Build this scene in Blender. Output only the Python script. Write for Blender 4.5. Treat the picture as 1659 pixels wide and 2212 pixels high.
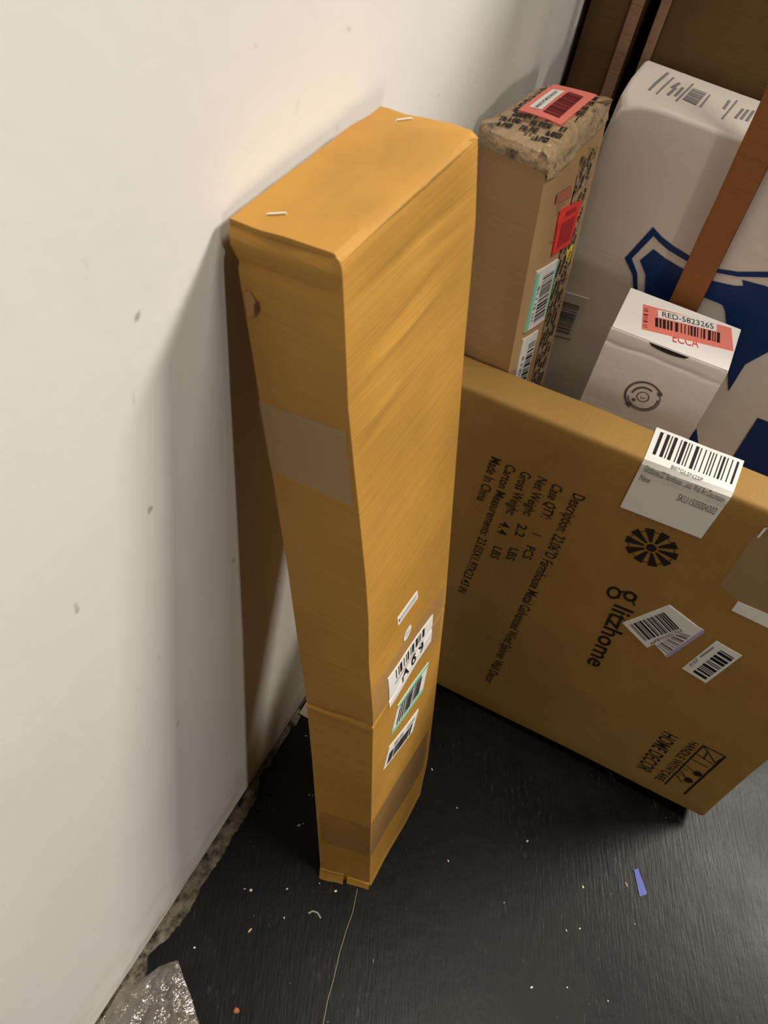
import bpy, bmesh, math, random
from mathutils import Vector, Matrix, noise
random.seed(4)
for o in list(bpy.data.objects): bpy.data.objects.remove(o)
C = bpy.context.scene.collection
S = bpy.context.scene
# ---------------- camera ----------------
CAM = Vector((0.2100, 0.0, 1.1568))
YAW, PITCH, ROLL, FPX = 0.3099, 0.6622, 0.2178, 1733.6
CR = (Matrix.Rotation(YAW, 3, 'Z') @ Matrix.Rotation(PITCH, 3, 'X') @ Matrix.Rotation(ROLL, 3, 'Z'))
cd = bpy.data.cameras.new('camera'); cam = bpy.data.objects.new('camera', cd); C.objects.link(cam)
cam.matrix_world = Matrix.Translation(CAM) @ CR.to_4x4()
cd.sensor_fit = 'VERTICAL'; cd.sensor_height = 24; cd.lens = 24*FPX/2212; cd.clip_start = 0.01
cd.dof.use_dof = True; cd.dof.focus_distance = 1.1; cd.dof.aperture_fstop = 11
S.camera = cam
S.view_settings.view_transform = 'Standard'; S.view_settings.look = 'None'
S.view_settings.exposure = 0.0; S.view_settings.gamma = 1
# ---------------- light ----------------
w = bpy.data.worlds.new('world'); S.world = w; w.use_nodes = True
w.node_tree.nodes['Background'].inputs[0].default_value = (1, .86, .7, 1)
w.node_tree.nodes['Background'].inputs[1].default_value = .004
def area(name, loc, target, power, sx, sy, col):
    l = bpy.data.lights.new(name, 'AREA'); l.shape = 'RECTANGLE'; l.size = sx; l.size_y = sy
    l.energy = power; l.color = col
    o = bpy.data.objects.new(name, l); C.objects.link(o); o.location = loc
    o.rotation_euler = (Vector(target)-Vector(loc)).to_track_quat('-Z', 'Y').to_euler()
    return o
area('ceiling_lamp_far', (2.40, 2.45, 3.40), (0.3, 0.5, 0.3), 180, 1.2, .5, (1, .93, .83))
area('ceiling_lamp_middle', (0.95, 0.52, 3.40), (0.3, 0.6, 0.3), 40, .7, .3, (1, .93, .83))
area('doorway_lamp', (4.2, -1.0, 1.30), (0.1, 0.3, 0.5), 30, .2, .75, (1, .95, .85))
# ---------------- helpers ----------------
def proj(P):
    q = CR.transposed() @ (Vector(P)-CAM)
    return (829.5+FPX*q.x/-q.z, 1106-FPX*q.y/-q.z)
def ray(px):
    return CR @ Vector(((px[0]-829.5)/FPX, -(px[1]-1106)/FPX, -1))
def on(px, axis, val):          # point of the place where the view ray meets the plane x, y or z = val
    d = ray(px); return CAM + d*((val-CAM[axis])/d[axis])
def solve(mp, px, g=(0.1, 0.1)):   # surface coordinates of a point seen on a real face
    u, v = g
    for _ in range(30):
        a = proj(mp(u, v, 0)); e = 1e-4
        b = proj(mp(u+e, v, 0)); c = proj(mp(u, v+e, 0))
        ax, ay = (b[0]-a[0])/e, (b[1]-a[1])/e; bx_, by = (c[0]-a[0])/e, (c[1]-a[1])/e
        D = ax*by-bx_*ay
        rx, ry = px[0]-a[0], px[1]-a[1]
        du, dv = (rx*by-bx_*ry)/D, (ax*ry-rx*ay)/D
        m = max(abs(du), abs(dv), 1e-9); k = min(1, .2/m)
        u += du*k; v += dv*k
        if m < 1e-6: break
    return (u, v)
def link(name, me, mats, parent=None):
    o = bpy.data.objects.new(name, me); C.objects.link(o)
    for m in (mats if isinstance(mats, (list, tuple)) else [mats]): me.materials.append(m)
    if parent: o.parent = parent
    return o
def thing(name, label, cat, group=None, loc=None, rot=None):
    o = bpy.data.objects.new(name, None); C.objects.link(o); o.empty_display_size = .02
    o['label'] = label; o['category'] = cat
    if group: o['group'] = group
    if loc: o.location = loc
    if rot: o.rotation_euler = rot
    return o
def tag(o, label=None, cat=None, group=None, kind=None):
    for k, v in (('label', label), ('category', cat), ('group', group), ('kind', kind)):
        if v: o[k] = v
    return o
def from_py(name, vs, fs, mats, parent=None, smooth=False, mi=None):
    me = bpy.data.meshes.new(name); me.from_pydata([tuple(v) for v in vs], [], fs); me.update()
    if mi:
        for p, m in zip(me.polygons, mi): p.material_index = m
    if smooth:
        for p in me.polygons: p.use_smooth = True
        me.set_sharp_from_angle(angle=math.radians(34))
    return link(name, me, mats, parent)
# ---- materials ----
def mat(name, col, rough=.7, spec=.3, **k):
    m = bpy.data.materials.new(name); m.use_nodes = True
    b = m.node_tree.nodes['Principled BSDF']
    b.inputs['Base Color'].default_value = (*col, 1); b.inputs['Roughness'].default_value = rough
    b.inputs['Specular IOR Level'].default_value = spec
    for kk, v in k.items(): b.inputs[kk.replace('_', ' ')].default_value = v
    return m
def nodes(m):
    nt = m.node_tree; return nt, nt.nodes, nt.links, nt.nodes['Principled BSDF']
def coords(nt, scale=(1, 1, 1), rot=(0, 0, 0)):
    t = nt.nodes.new('ShaderNodeTexCoord'); mp = nt.nodes.new('ShaderNodeMapping')
    mp.inputs['Scale'].default_value = scale; mp.inputs['Rotation'].default_value = rot
    nt.links.new(t.outputs['Object'], mp.inputs[0]); return mp.outputs[0]
def coords_dir(nt, ang, along, across):      # coordinates stretched along a direction on the floor
    t = nt.nodes.new('ShaderNodeTexCoord'); mp = nt.nodes.new('ShaderNodeMapping'); mp.vector_type = 'TEXTURE'
    mp.inputs['Rotation'].default_value = (0, 0, ang); mp.inputs['Scale'].default_value = (1/along, 1/across, 1)
    nt.links.new(t.outputs['Object'], mp.inputs[0]); return mp.outputs[0]
def noise_n(nt, vec, scale, detail=3, rough=.5):
    n = nt.nodes.new('ShaderNodeTexNoise'); n.inputs['Scale'].default_value = scale
    n.inputs['Detail'].default_value = detail; n.inputs['Roughness'].default_value = rough
    nt.links.new(vec, n.inputs['Vector']); return n.outputs['Fac']
def ramp(nt, fac, stops):
    r = nt.nodes.new('ShaderNodeValToRGB'); e = r.color_ramp.elements
    while len(e) < len(stops): e.new(.5)
    for i, (p, c) in enumerate(stops): e[i].position = p; e[i].color = (*c, 1)
    nt.links.new(fac, r.inputs[0]); return r.outputs[0]
def mixc(nt, fac, a, b, mode='MIX'):
    m = nt.nodes.new('ShaderNodeMix'); m.data_type = 'RGBA'; m.blend_type = mode
    for s, i in ((fac, 0), (a, 6), (b, 7)):
        if isinstance(s, (int, float)): m.inputs[i].default_value = s
        elif isinstance(s, tuple): m.inputs[i].default_value = (*s, 1)
        else: nt.links.new(s, m.inputs[i])
    return m.outputs[2]
def bump(nt, b, fac, strength, dist, prev=None):
    n = nt.nodes.new('ShaderNodeBump'); n.inputs['Strength'].default_value = strength
    n.inputs['Distance'].default_value = dist; nt.links.new(fac, n.inputs['Height'])
    if prev: nt.links.new(prev, n.inputs['Normal'])
    nt.links.new(n.outputs[0], b.inputs['Normal']); return n.outputs[0]
def cardboard(name, col, flute='Z', var=.14, lines=.25, rough=.62, spec=.25, fib_=.4):
    """kraft board: soft blotches, faint flute lines that run across the given axis"""
    m = mat(name, col, rough, spec); nt, N, L, b = nodes(m)
    st = {'Z': (1.2, 1.2, 60), 'X': (60, 1.2, 1.2), 'Y': (1.2, 60, 1.2)}[flute]
    v = coords(nt); big = noise_n(nt, v, 9, 4)
    dark = tuple(c*(1-var) for c in col); lite = tuple(min(1, c*(1+var)) for c in col)
    c1 = ramp(nt, big, [(.3, dark), (.7, lite)])
    fib = noise_n(nt, coords(nt, st), 7, 3)
    c2 = mixc(nt, fib_, c1, ramp(nt, fib, [(.3, (.86, .86, .86)), (.7, (1.08, 1.08, 1.08))]), 'MULTIPLY')
    L.new(c2, b.inputs['Base Color'])
    n1 = bump(nt, b, fib, lines, .002)
    bump(nt, b, noise_n(nt, v, 26, 3), .25, .004, n1)
    return m
M = {}
M['kraft'] = cardboard('kraft_orange', (.445, .23, .042))
M['kraft_glitz'] = cardboard('kraft_brown', (.32, .185, .048), 'X', fib_=.25, var=.08, lines=.1)
M['kraft_carton'] = cardboard('kraft_carton', (.44, .28, .13), var=.08, lines=.1)
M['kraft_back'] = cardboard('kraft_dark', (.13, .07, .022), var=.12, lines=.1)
M['kraft_strip'] = cardboard('kraft_red', (.30, .115, .035), var=.08, lines=.1)
M['white_card'] = cardboard('white_board', (.86, .83, .79), fib_=.08, var=.03, lines=.05, rough=.5)
M['grey_card'] = cardboard('grey_white_board', (.72, .66, .59), fib_=.08, var=.05, lines=.05, rough=.5)
M['paper'] = mat('label_paper', (.80, .79, .76), .5)
M['ink'] = mat('black_ink', (.012, .011, .011), .6)
M['ink_soft'] = mat('faded_ink', (.16, .15, .15), .6)
M['ink_brown'] = mat('carton_print', (.018, .010, .006), .7)
M['ink_grey'] = mat('grey_print', (.27, .25, .24), .6)
M['mint'] = mat('mint_border', (.20, .68, .47), .5)
M['lilac'] = mat('lilac_border', (.42, .36, .62), .5)
M['salmon'] = mat('salmon_label', (.80, .22, .17), .5)
M['dark_red'] = mat('dark_red_print', (.22, .03, .03), .5)
M['red'] = mat('red_label', (.85, .035, .03), .45)
M['deep_red'] = mat('deep_red_print', (.42, .01, .015), .45)
M['red_ink'] = mat('red_letters', (.75, .03, .04), .5)
M['pale_red'] = mat('faded_red_print', (.46, .14, .09), .7)
M['yellow'] = mat('yellow_label', (.80, .62, .04), .5)
M['blue'] = mat('blue_print', (.004, .03, .14), .5)
M['steel'] = mat('staple_steel', (.85, .83, .80), .3, .5, Metallic=.3)
M['card_edge'] = mat('torn_board_edge', (.45, .24, .09), .8)
M['slot'] = mat('slot_dark', (.03, .02, .012), .9)
def tape_mat(name, col, rough, alpha):
    m = mat(name, col, rough, .5, Alpha=alpha); nt, N, L, b = nodes(m)
    bump(nt, b, noise_n(nt, coords(nt, (1, 1, 1)), 120, 3), .3, .002)
    return m
M['clear_tape'] = tape_mat('clear_tape', (.48, .36, .22), .28, .22)
M['brown_tape'] = tape_mat('brown_tape', (.28, .18, .10), .3, .42)
M['faint_tape'] = tape_mat('faint_tape', (.25, .17, .09), .3, .2)
M['pale_tape'] = tape_mat('pale_tape', (.52, .43, .30), .35, .27)
# ---- decals: paper, bars and letters laid on a face through its surface map ----
class Dec:
    def __init__(s, mp, base=.0004): s.mp, s.v, s.f, s.m, s.b = mp, [], [], [], base
    def grid(s, q, mi, h=0, nu=1, nv=1, skirt=False):
        """q: four (u,v) corners: near-bottom, far-bottom, far-top, near-top"""
        k = len(s.v); bl = lambda a, b: tuple((1-a)*(1-b)*q[0][i]+a*(1-b)*q[1][i]+a*b*q[2][i]+(1-a)*b*q[3][i] for i in (0, 1))
        for j in range(nv+1):
            for i in range(nu+1):
                u, v = bl(i/nu, j/nv); s.v.append(s.mp(u, v, s.b+h))
        ix = lambda i, j: k+j*(nu+1)+i
        for j in range(nv):
            for i in range(nu): s.f.append((ix(i, j), ix(i+1, j), ix(i+1, j+1), ix(i, j+1))); s.m.append(mi)
        if skirt:
            ring = [(i, 0) for i in range(nu)]+[(nu, j) for j in range(nv)]+[(i, nv) for i in range(nu, 0, -1)]+[(0, j) for j in range(nv, 0, -1)]
            k2 = len(s.v)
            for i, j in ring: s.v.append(s.mp(*bl(i/nu, j/nv), -.0006))
            n = len(ring)
            for a in range(n):
                b = (a+1) % n; s.f.append((ix(*ring[b]), ix(*ring[a]), k2+a, k2+b)); s.m.append(mi)
    def sub(s, q, a0, b0, a1, b1):
        bl = lambda a, b: tuple((1-a)*(1-b)*q[0][i]+a*(1-b)*q[1][i]+a*b*q[2][i]+(1-a)*b*q[3][i] for i in (0, 1))
        return [bl(a0, b0), bl(a1, b0), bl(a1, b1), bl(a0, b1)]
    def bars(s, q, mi, h=.0002, n=28, seed=1, fill=.5, nv=1, vertical=True):
        r = random.Random(seed); x = 0; ws = []
        while x < 1:
            wb = r.choice((1, 1, 2, 3))/n*.5*2*fill; gp = r.choice((1, 1, 2))/n*(1-fill)*1.4
            if x+wb > 1: break
            ws.append((x, x+wb)); x += wb+gp
        for a, b in ws:
            s.grid(s.sub(q, a, 0, b, 1) if vertical else s.sub(q, 0, a, 1, b), mi, h, 1, nv)
    def poly(s, pts, mi, h=.0002):
        s.pl = getattr(s, 'pl', []); s.pl.append((list(pts), mi, h))
        k = len(s.v); s.v += [s.mp(u, v, s.b+h) for u, v in pts]; s.f.append(tuple(range(k, k+len(pts)))); s.m.append(mi)
    def line(s, p, q, wd, mi, h=.0002, n=4):
        d = Vector((q[0]-p[0], q[1]-p[1])); nn = Vector((-d.y, d.x)).normalized()*wd/2
        s.grid([(p[0]-nn.x, p[1]-nn.y), (q[0]-nn.x, q[1]-nn.y), (q[0]+nn.x, q[1]+nn.y), (p[0]+nn.x, p[1]+nn.y)], mi, h, n, 1)
    def arc(s, c, r0, r1, a0, a1, mi, h=.0002, n=24, sx=1, sy=1):
        for i in range(n):
            A, B = a0+(a1-a0)*i/n, a0+(a1-a0)*(i+1)/n
            P = lambda r, t: (c[0]+sx*r*math.cos(t), c[1]+sy*r*math.sin(t))
            s.poly([P(r0, A), P(r1, A), P(r1, B), P(r0, B)], mi, h)
    def text(s, body, p0, p1, pc, mi, h=.0002, bold=0):
        """baseline runs p0 -> p1, capitals reach from p0 to pc"""
        cu = bpy.data.curves.new('t', 'FONT'); cu.body = body; cu.resolution_u = 3; cu.offset = bold
        ob = bpy.data.objects.new('t', cu); C.objects.link(ob); bpy.context.view_layer.update()
        me = bpy.data.meshes.new_from_object(ob.evaluated_get(bpy.context.evaluated_depsgraph_get()))
        xs = [v.co.x for v in me.vertices]; x0, x1 = min(xs), max(xs); k = len(s.v)
        for v in me.vertices:
            a = (v.co.x-x0)/(x1-x0); b = v.co.y/.70
            s.v.append(s.mp(p0[0]+a*(p1[0]-p0[0])+b*(pc[0]-p0[0]), p0[1]+a*(p1[1]-p0[1])+b*(pc[1]-p0[1]), s.b+h))
        for p in me.polygons: s.f.append(tuple(k+i for i in p.vertices)); s.m.append(mi)
        bpy.data.objects.remove(ob); bpy.data.curves.remove(cu); bpy.data.meshes.remove(me)
    def build(s, name, mats, parent, inv=None):
        vs = [inv @ v for v in s.v] if inv else s.v
        return from_py(name, vs, s.f, mats, parent, mi=s.m)
def axis_pts(L, r, n):
    return [0, r*.3, r*.65, r] + [r+(L-2*r)*i/n for i in range(1, n)] + [L-r, L-r*.65, L-r*.3, L]
def soft_box(name, dims, r, n, mats, parent, disp=None, smooth=True):
    """box with rounded edges and a subdivided, slightly dented skin; origin at its lower near left corner"""
    A = [axis_pts(dims[i], r, n[i]) for i in range(3)]
    idx, vs, fs = {}, [], []
    def V(i, j, k):
        if (i, j, k) not in idx:
            p = Vector((A[0][i], A[1][j], A[2][k]))
            q = Vector([min(max(p[a], r), dims[a]-r) for a in range(3)]); d = p-q
            d = d.normalized() if d.length > 1e-9 else Vector()
            p = q+d*r
            if disp: p = disp(p, d)
            idx[(i, j, k)] = len(vs); vs.append(p)
        return idx[(i, j, k)]
    nx, ny, nz = (len(a)-1 for a in A)
    for i in range(nx):
        for j in range(ny):
            fs.append((V(i, j, 0), V(i, j+1, 0), V(i+1, j+1, 0), V(i+1, j, 0)))
            fs.append((V(i, j, nz), V(i+1, j, nz), V(i+1, j+1, nz), V(i, j+1, nz)))
    for i in range(nx):
        for k in range(nz):
            fs.append((V(i, 0, k), V(i+1, 0, k), V(i+1, 0, k+1), V(i, 0, k+1)))
            fs.append((V(i, ny, k), V(i, ny, k+1), V(i+1, ny, k+1), V(i+1, ny, k)))
    for j in range(ny):
        for k in range(nz):
            fs.append((V(0, j, k), V(0, j, k+1), V(0, j+1, k+1), V(0, j+1, k)))
            fs.append((V(nx, j, k), V(nx, j+1, k), V(nx, j+1, k+1), V(nx, j, k+1)))
    return from_py(name, vs, fs, mats, parent, smooth)
def N3(x, y, z, s=0.): return noise.noise(Vector((x+s, y-s*.7, z+s*1.3)))
# ---------------- the room ----------------
def wall_x(y, z):
    """the painted board sags and bellies by a few millimetres"""
    f = math.exp(-((y-.80)/.022)**2)*.004*min(1, max(0, (z-.5)/.3))
    g = .0012*N3(y*3, z*2, 0)
    h = .003*math.exp(-((z-.035-.05*max(0, y-.1))/.02)**2)*math.exp(-((y-.17)/.09)**2)
    return f+g-.0015+h
m = mat('wall_paint', (.74, .715, .665), .55, .25); nt, N, L, b = nodes(m)
v = coords(nt)
big = noise_n(nt, v, 4, 5); c1 = ramp(nt, big, [(.3, (.71, .695, .67)), (.7, (.77, .755, .73))])
sm = noise_n(nt, coords(nt, (1, 5, 2), (.6, 0, 0)), 6, 8, .65)
c2 = mixc(nt, ramp(nt, sm, [(.66, (0, 0, 0)), (.80, (1, 1, 1))]), c1, (.36, .33, .29))
sp = noise_n(nt, coords(nt, (1, 1, 1)), 45, 2)
c3 = mixc(nt, ramp(nt, sp, [(.735, (0, 0, 0)), (.78, (.8, .8, .8))]), c2, (.34, .31, .28))
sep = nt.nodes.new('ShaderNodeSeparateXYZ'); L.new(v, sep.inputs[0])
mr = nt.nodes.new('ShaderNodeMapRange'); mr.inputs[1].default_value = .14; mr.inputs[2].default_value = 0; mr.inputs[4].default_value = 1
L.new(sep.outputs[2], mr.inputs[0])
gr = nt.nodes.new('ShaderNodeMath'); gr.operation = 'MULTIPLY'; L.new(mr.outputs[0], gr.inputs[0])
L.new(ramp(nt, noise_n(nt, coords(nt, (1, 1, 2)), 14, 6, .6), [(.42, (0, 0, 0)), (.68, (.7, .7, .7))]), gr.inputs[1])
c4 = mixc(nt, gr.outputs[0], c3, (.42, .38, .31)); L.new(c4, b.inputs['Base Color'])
bump(nt, b, noise_n(nt, v, 60, 4), .12, .002)
M['wall'] = m
ys = [-3, -1.5, -.6]+[-.4+.02*i for i in range(76)]+[1.4, 4]; zs = [0, .005]+[.02*i for i in range(1, 61)]+[1.5, 3.6]
vs = []; fs = []
for z in zs:
    for y in ys:
        e = .004*max(0, N3(y*14, 0, 0, 3)) if z == 0 else 0
        vs.append((wall_x(y, z), y, z+e))
n = len(ys)
for j in range(len(zs)-1):
    for i in range(n-1): fs.append((j*n+i, j*n+i+1, (j+1)*n+i+1, (j+1)*n+i))
k = len(vs); vs += [(-.03, -3, 0), (-.03, 4, 0), (-.03, 4, 3.6), (-.03, -3, 3.6)]; fs.append((k, k+3, k+2, k+1))
tag(from_py('wall_left', vs, fs, m, smooth=True), kind='structure')
room = mat('room_paint', (.08, .07, .06), .8)
def slab(name, a, b_, m_, kind='structure'):
    x0, y0, z0 = a; x1, y1, z1 = b_
    vs = [(x, y, z) for z in (z0, z1) for y in (y0, y1) for x in (x0, x1)]
    fs = [(0, 2, 3, 1), (4, 5, 7, 6), (0, 1, 5, 4), (2, 6, 7, 3), (0, 4, 6, 2), (1, 3, 7, 5)]
    return tag(from_py(name, vs, fs, m_), kind=kind)
slab('ceiling', (-.03, -3, 3.6), (6, 4, 3.65), room)
slab('wall_back', (-.03, 4, 0), (6, 4.05, 3.6), room)
slab('wall_front', (-.03, -3.05, 0), (6, -3, 3.6), room)
slab('wall_right', (6, -3, 0), (6.05, 4, 3.6), room)
STREAK = math.radians(-66)
# floor: boards under thick black gloss paint, with scuffs
m = mat('black_floor_paint', (.016, .014, .013), .33, .13); nt, N, L, b = nodes(m)
v = coords(nt)
streak = noise_n(nt, coords_dir(nt, STREAK, 14, 150), 2.0, 4, .6)
blot = noise_n(nt, v, 5, 6, .6)
base = ramp(nt, blot, [(.3, (.0018, .0015, .0014)), (.7, (.0065, .0055, .005))])
sc = noise_n(nt, coords_dir(nt, STREAK, 28, 100), 2.0, 6, .7)
spk = noise_n(nt, v, 210, 2)
mask = nt.nodes.new('ShaderNodeMath'); mask.operation = 'MULTIPLY'
L.new(ramp(nt, sc, [(.56, (0, 0, 0)), (.70, (1, 1, 1))]), mask.inputs[0])
L.new(ramp(nt, noise_n(nt, v, 9, 3), [(.5, (0, 0, 0)), (.68, (.7, .7, .7))]), mask.inputs[1])
c1 = mixc(nt, mask.outputs[0], base, (.085, .075, .066))
c2 = mixc(nt, ramp(nt, spk, [(.74, (0, 0, 0)), (.79, (1, 1, 1))]), c1, (.16, .15, .14))
L.new(c2, b.inputs['Base Color'])
rr = nt.nodes.new('ShaderNodeMapRange'); rr.inputs[3].default_value = .2; rr.inputs[4].default_value = .46
L.new(blot, rr.inputs[0]); L.new(rr.outputs[0], b.inputs['Roughness'])
n1 = bump(nt, b, streak, .22, .0013); bump(nt, b, noise_n(nt, v, 40, 4), .12, .003, n1)
vs = []; fs = []; k = 0
yy = [-1.0]+[-.3+.004*i for i in range(240)]+[.8, 4]
for y in yy:
    if y < .30: e = .020+.007*N3(y*17, 1, 0)+.0035*N3(y*60, 4, 0)+.002*N3(y*190, 7, 0)
    else: e = .007+.006*N3(y*40, 2, 0)+.004*N3(y*110, 5, 0)+.012*max(0, .34-y)/.04
    if .07 < y < .105: e -= .008*math.sin((y-.07)/.035*math.pi)
    if y > .455: e = .001
    e = max(.0012, e) if -.3 < y < .66 else .001
    vs += [(e, y, 0), (e+.001, y, .0), (6, y, 0), (e, y, -.004)]
for i in range(len(yy)-1):
    a, b_ = 4*i, 4*i+4
    fs += [(a+1, a+2, b_+2, b_+1), (a, a+1, b_+1, b_), (a+3, a, b_, b_+3)]
vs += [(0, -3, 0), (6, -3, 0), (6, -1, 0), (0, -1, 0)]; q = len(vs)-4; fs.append((q, q+1, q+2, q+3))
tag(from_py('floor', vs, fs, m), kind='structure')
m = mat('broken_concrete', (.30, .26, .20), .9); nt, N, L, b = nodes(m)
v = coords(nt); f = noise_n(nt, v, 55, 8, .7)
L.new(ramp(nt, f, [(.38, (.02, .017, .013)), (.50, (.15, .125, .09)), (.74, (.34, .30, .24))]), b.inputs['Base Color'])
bump(nt, b, f, .9, .006); M['rubble'] = m
vs = []; fs = []; ny = 260
for j in range(ny+1):
    y = -.35+1.0*j/ny
    for i in range(9):
        x = -.002+.042*i/8
        vs.append((x, y, -.004+.0034*(.5+.5*N3(x*90, y*70, 0))-(0 if x < .03 else .002)))
for j in range(ny):
    for i in range(8): a = j*9+i; fs.append((a, a+1, a+10, a+9))
tag(from_py('trim_1', vs, fs, M['rubble'], smooth=True), kind='structure')
# ---------------- tall orange carton leaning on the wall ----------------
def lerp_poly(tab, z):
    if z <= tab[0][1]: a, b_ = tab[0], tab[1]
    elif z >= tab[-1][1]: a, b_ = tab[-2], tab[-1]
    else:
        for a, b_ in zip(tab, tab[1:]):
            if a[1] <= z <= b_[1]: break
    t = (z-a[1])/(b_[1]-a[1]); return a[0]+(b_[0]-a[0])*t
def edge(pxs, y0, y1, H):        # (x, z) course of one long edge, the edge lying at depth y0 (floor) to y1 (top)
    tab = []
    for p in pxs:
        y = y0+(y1-y0)*.5
        for _ in range(4):
            P = on(p, 1, y); y = y0+(y1-y0)*max(0, min(1, P.z/H))
        tab.append((P.x, P.z))
    tab.sort(key=lambda t: t[1]); tab[0] = (tab[0][0], 0.0)
    return tab
H0 = .925
E1 = edge([(492, 480), (512, 570), (532, 690), (560, 860), (592, 1050), (622, 1235), (641, 1370), (660, 1497), (674, 1640), (686, 1790), (692, 1886)], .2706, .294, H0)
E2 = edge([(738, 562), (745, 700), (752, 880), (765, 1010), (779, 1140), (790, 1250), (796, 1340), (797, 1440), (806, 1545), (803, 1700), (800, 1850), (800, 1908)], .2884, .2915, H0)
E3 = edge([(1033, 294), (1027, 480), (1015, 620), (1004, 740), (991, 920), (975, 1130), (962, 1300), (949, 1420), (936, 1540), (924, 1640), (912, 1702)], .4386, .4455, H0)
ZT = [.9184, .9271, .9267, .9189]
def corner(k, s):
    z = s*ZT[k]
    if k == 0: return Vector((lerp_poly(E1, z), .2706+(.294-.2706)*s, z))
    if k == 1: return Vector((lerp_poly(E2, z), .2884+(.2915-.2884)*s, z))
    if k == 2: return Vector((lerp_poly(E3, z), .4386+(.4455-.4386)*s, z))
    a = corner(0, s)+corner(2, s)-corner(1, s); a.z = z; a.x = max(a.x, .003)
    return a
ZC = .466
def tall_disp(side, u, s):       # dents, bowing and the crushed band across the middle
    z = s*.925; w_ = math.sin(math.pi*min(1, max(0, u)))
    d = .0016*w_*N3(u*2.2, z*7, side*9.)
    d += .0009*w_*N3(u*3+z*5, z*22, side*5.)*min(1, max(0, (z-.5)/.2))
    c = math.exp(-((z-ZC-.006*(u-.5)*(side == 0))/.0022)**2)
    d -= c*(.0060 if side == 0 else .0010)*(.35+.65*w_ if side == 0 else 1)
    d += .0012*math.exp(-((z-ZC+.008)/.004)**2)*(1 if side == 0 else .15)
    if side == 0:                # lip under the top flap
        d += .0022*math.exp(-((s-.990)/.0045)**2)-.0022*math.exp(-((s-.9775)/.0026)**2)
    if side == 1:
        d -= .0018*math.exp(-((s-.968)/.006)**2)*w_
        for z0, k, u0, su, a_, sg in ((.848, .012, .42, .30, .0013, .0032), (.861, .016, .45, .32, -.0012, .0045), (.812, .010, .22, .18, .0008, .003), (.802, .01, .25, .2, -.0009, .004), (.884, -.01, .6, .3, -.0009, .004), (.760, .012, .55, .25, .0006, .003)):
            d += a_*math.exp(-((z-z0-k*(u-.5))/sg)**2)*math.exp(-((u-u0)/su)**2)*min(1, max(0, w_*3))
    if s < .012: d += .002*(1-s/.012)
    return d
def tall(side, u, s, h=0.):
    a, b_ = corner(side, s), corner((side+1) % 4, s)
    t = (b_-a); nrm = t.cross(Vector((0, 0, 1))).normalized()
    r = max(0, (s-.993)/.007); ins = .003*(1-math.sqrt(max(0, 1-r*r)))
    return a+t*u+nrm*(tall_disp(side, u, s)+h-ins)
t0 = thing('shipping_box', 'tall narrow orange-brown cardboard box leaning upright against the white wall, creased across the middle', 'box', loc=(0.18, .36, 0))
INV = Matrix.Translation((-.18, -.36, 0))
nside = (10, 22, 8, 14)
ss = sorted(set([i/60 for i in range(61)]+[.80+.0032*i for i in range(52)]+[ZC/.925+.0011*i for i in range(-14, 15)]+[.965, .970, .9735, .977, .981, .985, .989, .993, .996, .9985]+[.004, .008, .012]))
vs = []; fs = []; per = sum(nside)
for s in ss:
    for sd in range(4):
        for i in range(nside[sd]): vs.append(INV @ tall(sd, i/nside[sd], s))
for j in range(len(ss)-1):
    for i in range(per):
        i2 = (i+1) % per; fs.append((j*per+i, j*per+i2, (j+1)*per+i2, (j+1)*per+i))
top0 = (len(ss)-1)*per
cen = sum((vs[top0+i] for i in range(per)), Vector())/per
prev = top0
for kk in (.7, .4, .15):
    st = len(vs)
    for i in range(per): p = cen+(vs[top0+i]-cen)*kk; p = p.copy(); vs.append(p)
    for i in range(per): i2 = (i+1) % per; fs.append((prev+i, prev+i2, st+i2, st+i))
    prev = st
vs.append(cen); fs += [(prev+i, prev+(i+1) % per, len(vs)-1) for i in range(per)]
vs.append(sum((vs[i] for i in range(per)), Vector())/per); fs += [((i+1) % per, i, len(vs)-1) for i in range(per)]
body = from_py('box_body', vs, fs, M['kraft'], t0, True)
# top flap: a slightly warped board over the lip
def topmap(a, b_, h=0):
    P = [corner(k, 1) for k in range(4)]
    p = P[0]*(1-a)*(1-b_)+P[1]*a*(1-b_)+P[2]*a*b_+P[3]*(1-a)*b_
    p = p.copy(); e = min(a, b_, 1-a, 1-b_)
    p.z += .0006+.0016*math.sin(math.pi*a)*N3(a*2, b_*3, 7)*2+h+.0012*math.sin(math.pi*b_)
    p.z -= .0015*math.exp(-((b_-.48-.1*a)/.02)**2)*.5
    if a > .9: p.z -= .004*((a-.9)/.1)**2
    p.y += (.002*N3(a*5, 0, 3) if b_ > .99 else 0)+(.0025*(a if b_ > .99 else 0))
    p.x += (.0016*N3(0, b_*6, 5) if a < .02 else 0)
    return p
vs = []; fs = []; nu, nv = 14, 26
for hh in (.0012, -.0014):
    for j in range(nv+1):
        for i in range(nu+1):
            vs.append(INV @ topmap(.004+.992*i/nu, .006+.99*j/nv, hh))
n1_ = (nu+1)*(nv+1)
ix = lambda l, i, j: l*n1_+j*(nu+1)+i
for j in range(nv):
    for i in range(nu):
        fs += [(ix(0, i, j), ix(0, i+1, j), ix(0, i+1, j+1), ix(0, i, j+1)), (ix(1, i, j), ix(1, i, j+1), ix(1, i+1, j+1), ix(1, i+1, j))]
for i in range(nu): fs += [(ix(1, i, 0), ix(1, i+1, 0), ix(0, i+1, 0), ix(0, i, 0)), (ix(0, i, nv), ix(0, i+1, nv), ix(1, i+1, nv), ix(1, i, nv))]
for j in range(nv): fs += [(ix(0, 0, j), ix(0, 0, j+1), ix(1, 0, j+1), ix(1, 0, j)), (ix(1, nu, j), ix(1, nu, j+1), ix(0, nu, j+1), ix(0, nu, j))]
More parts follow.
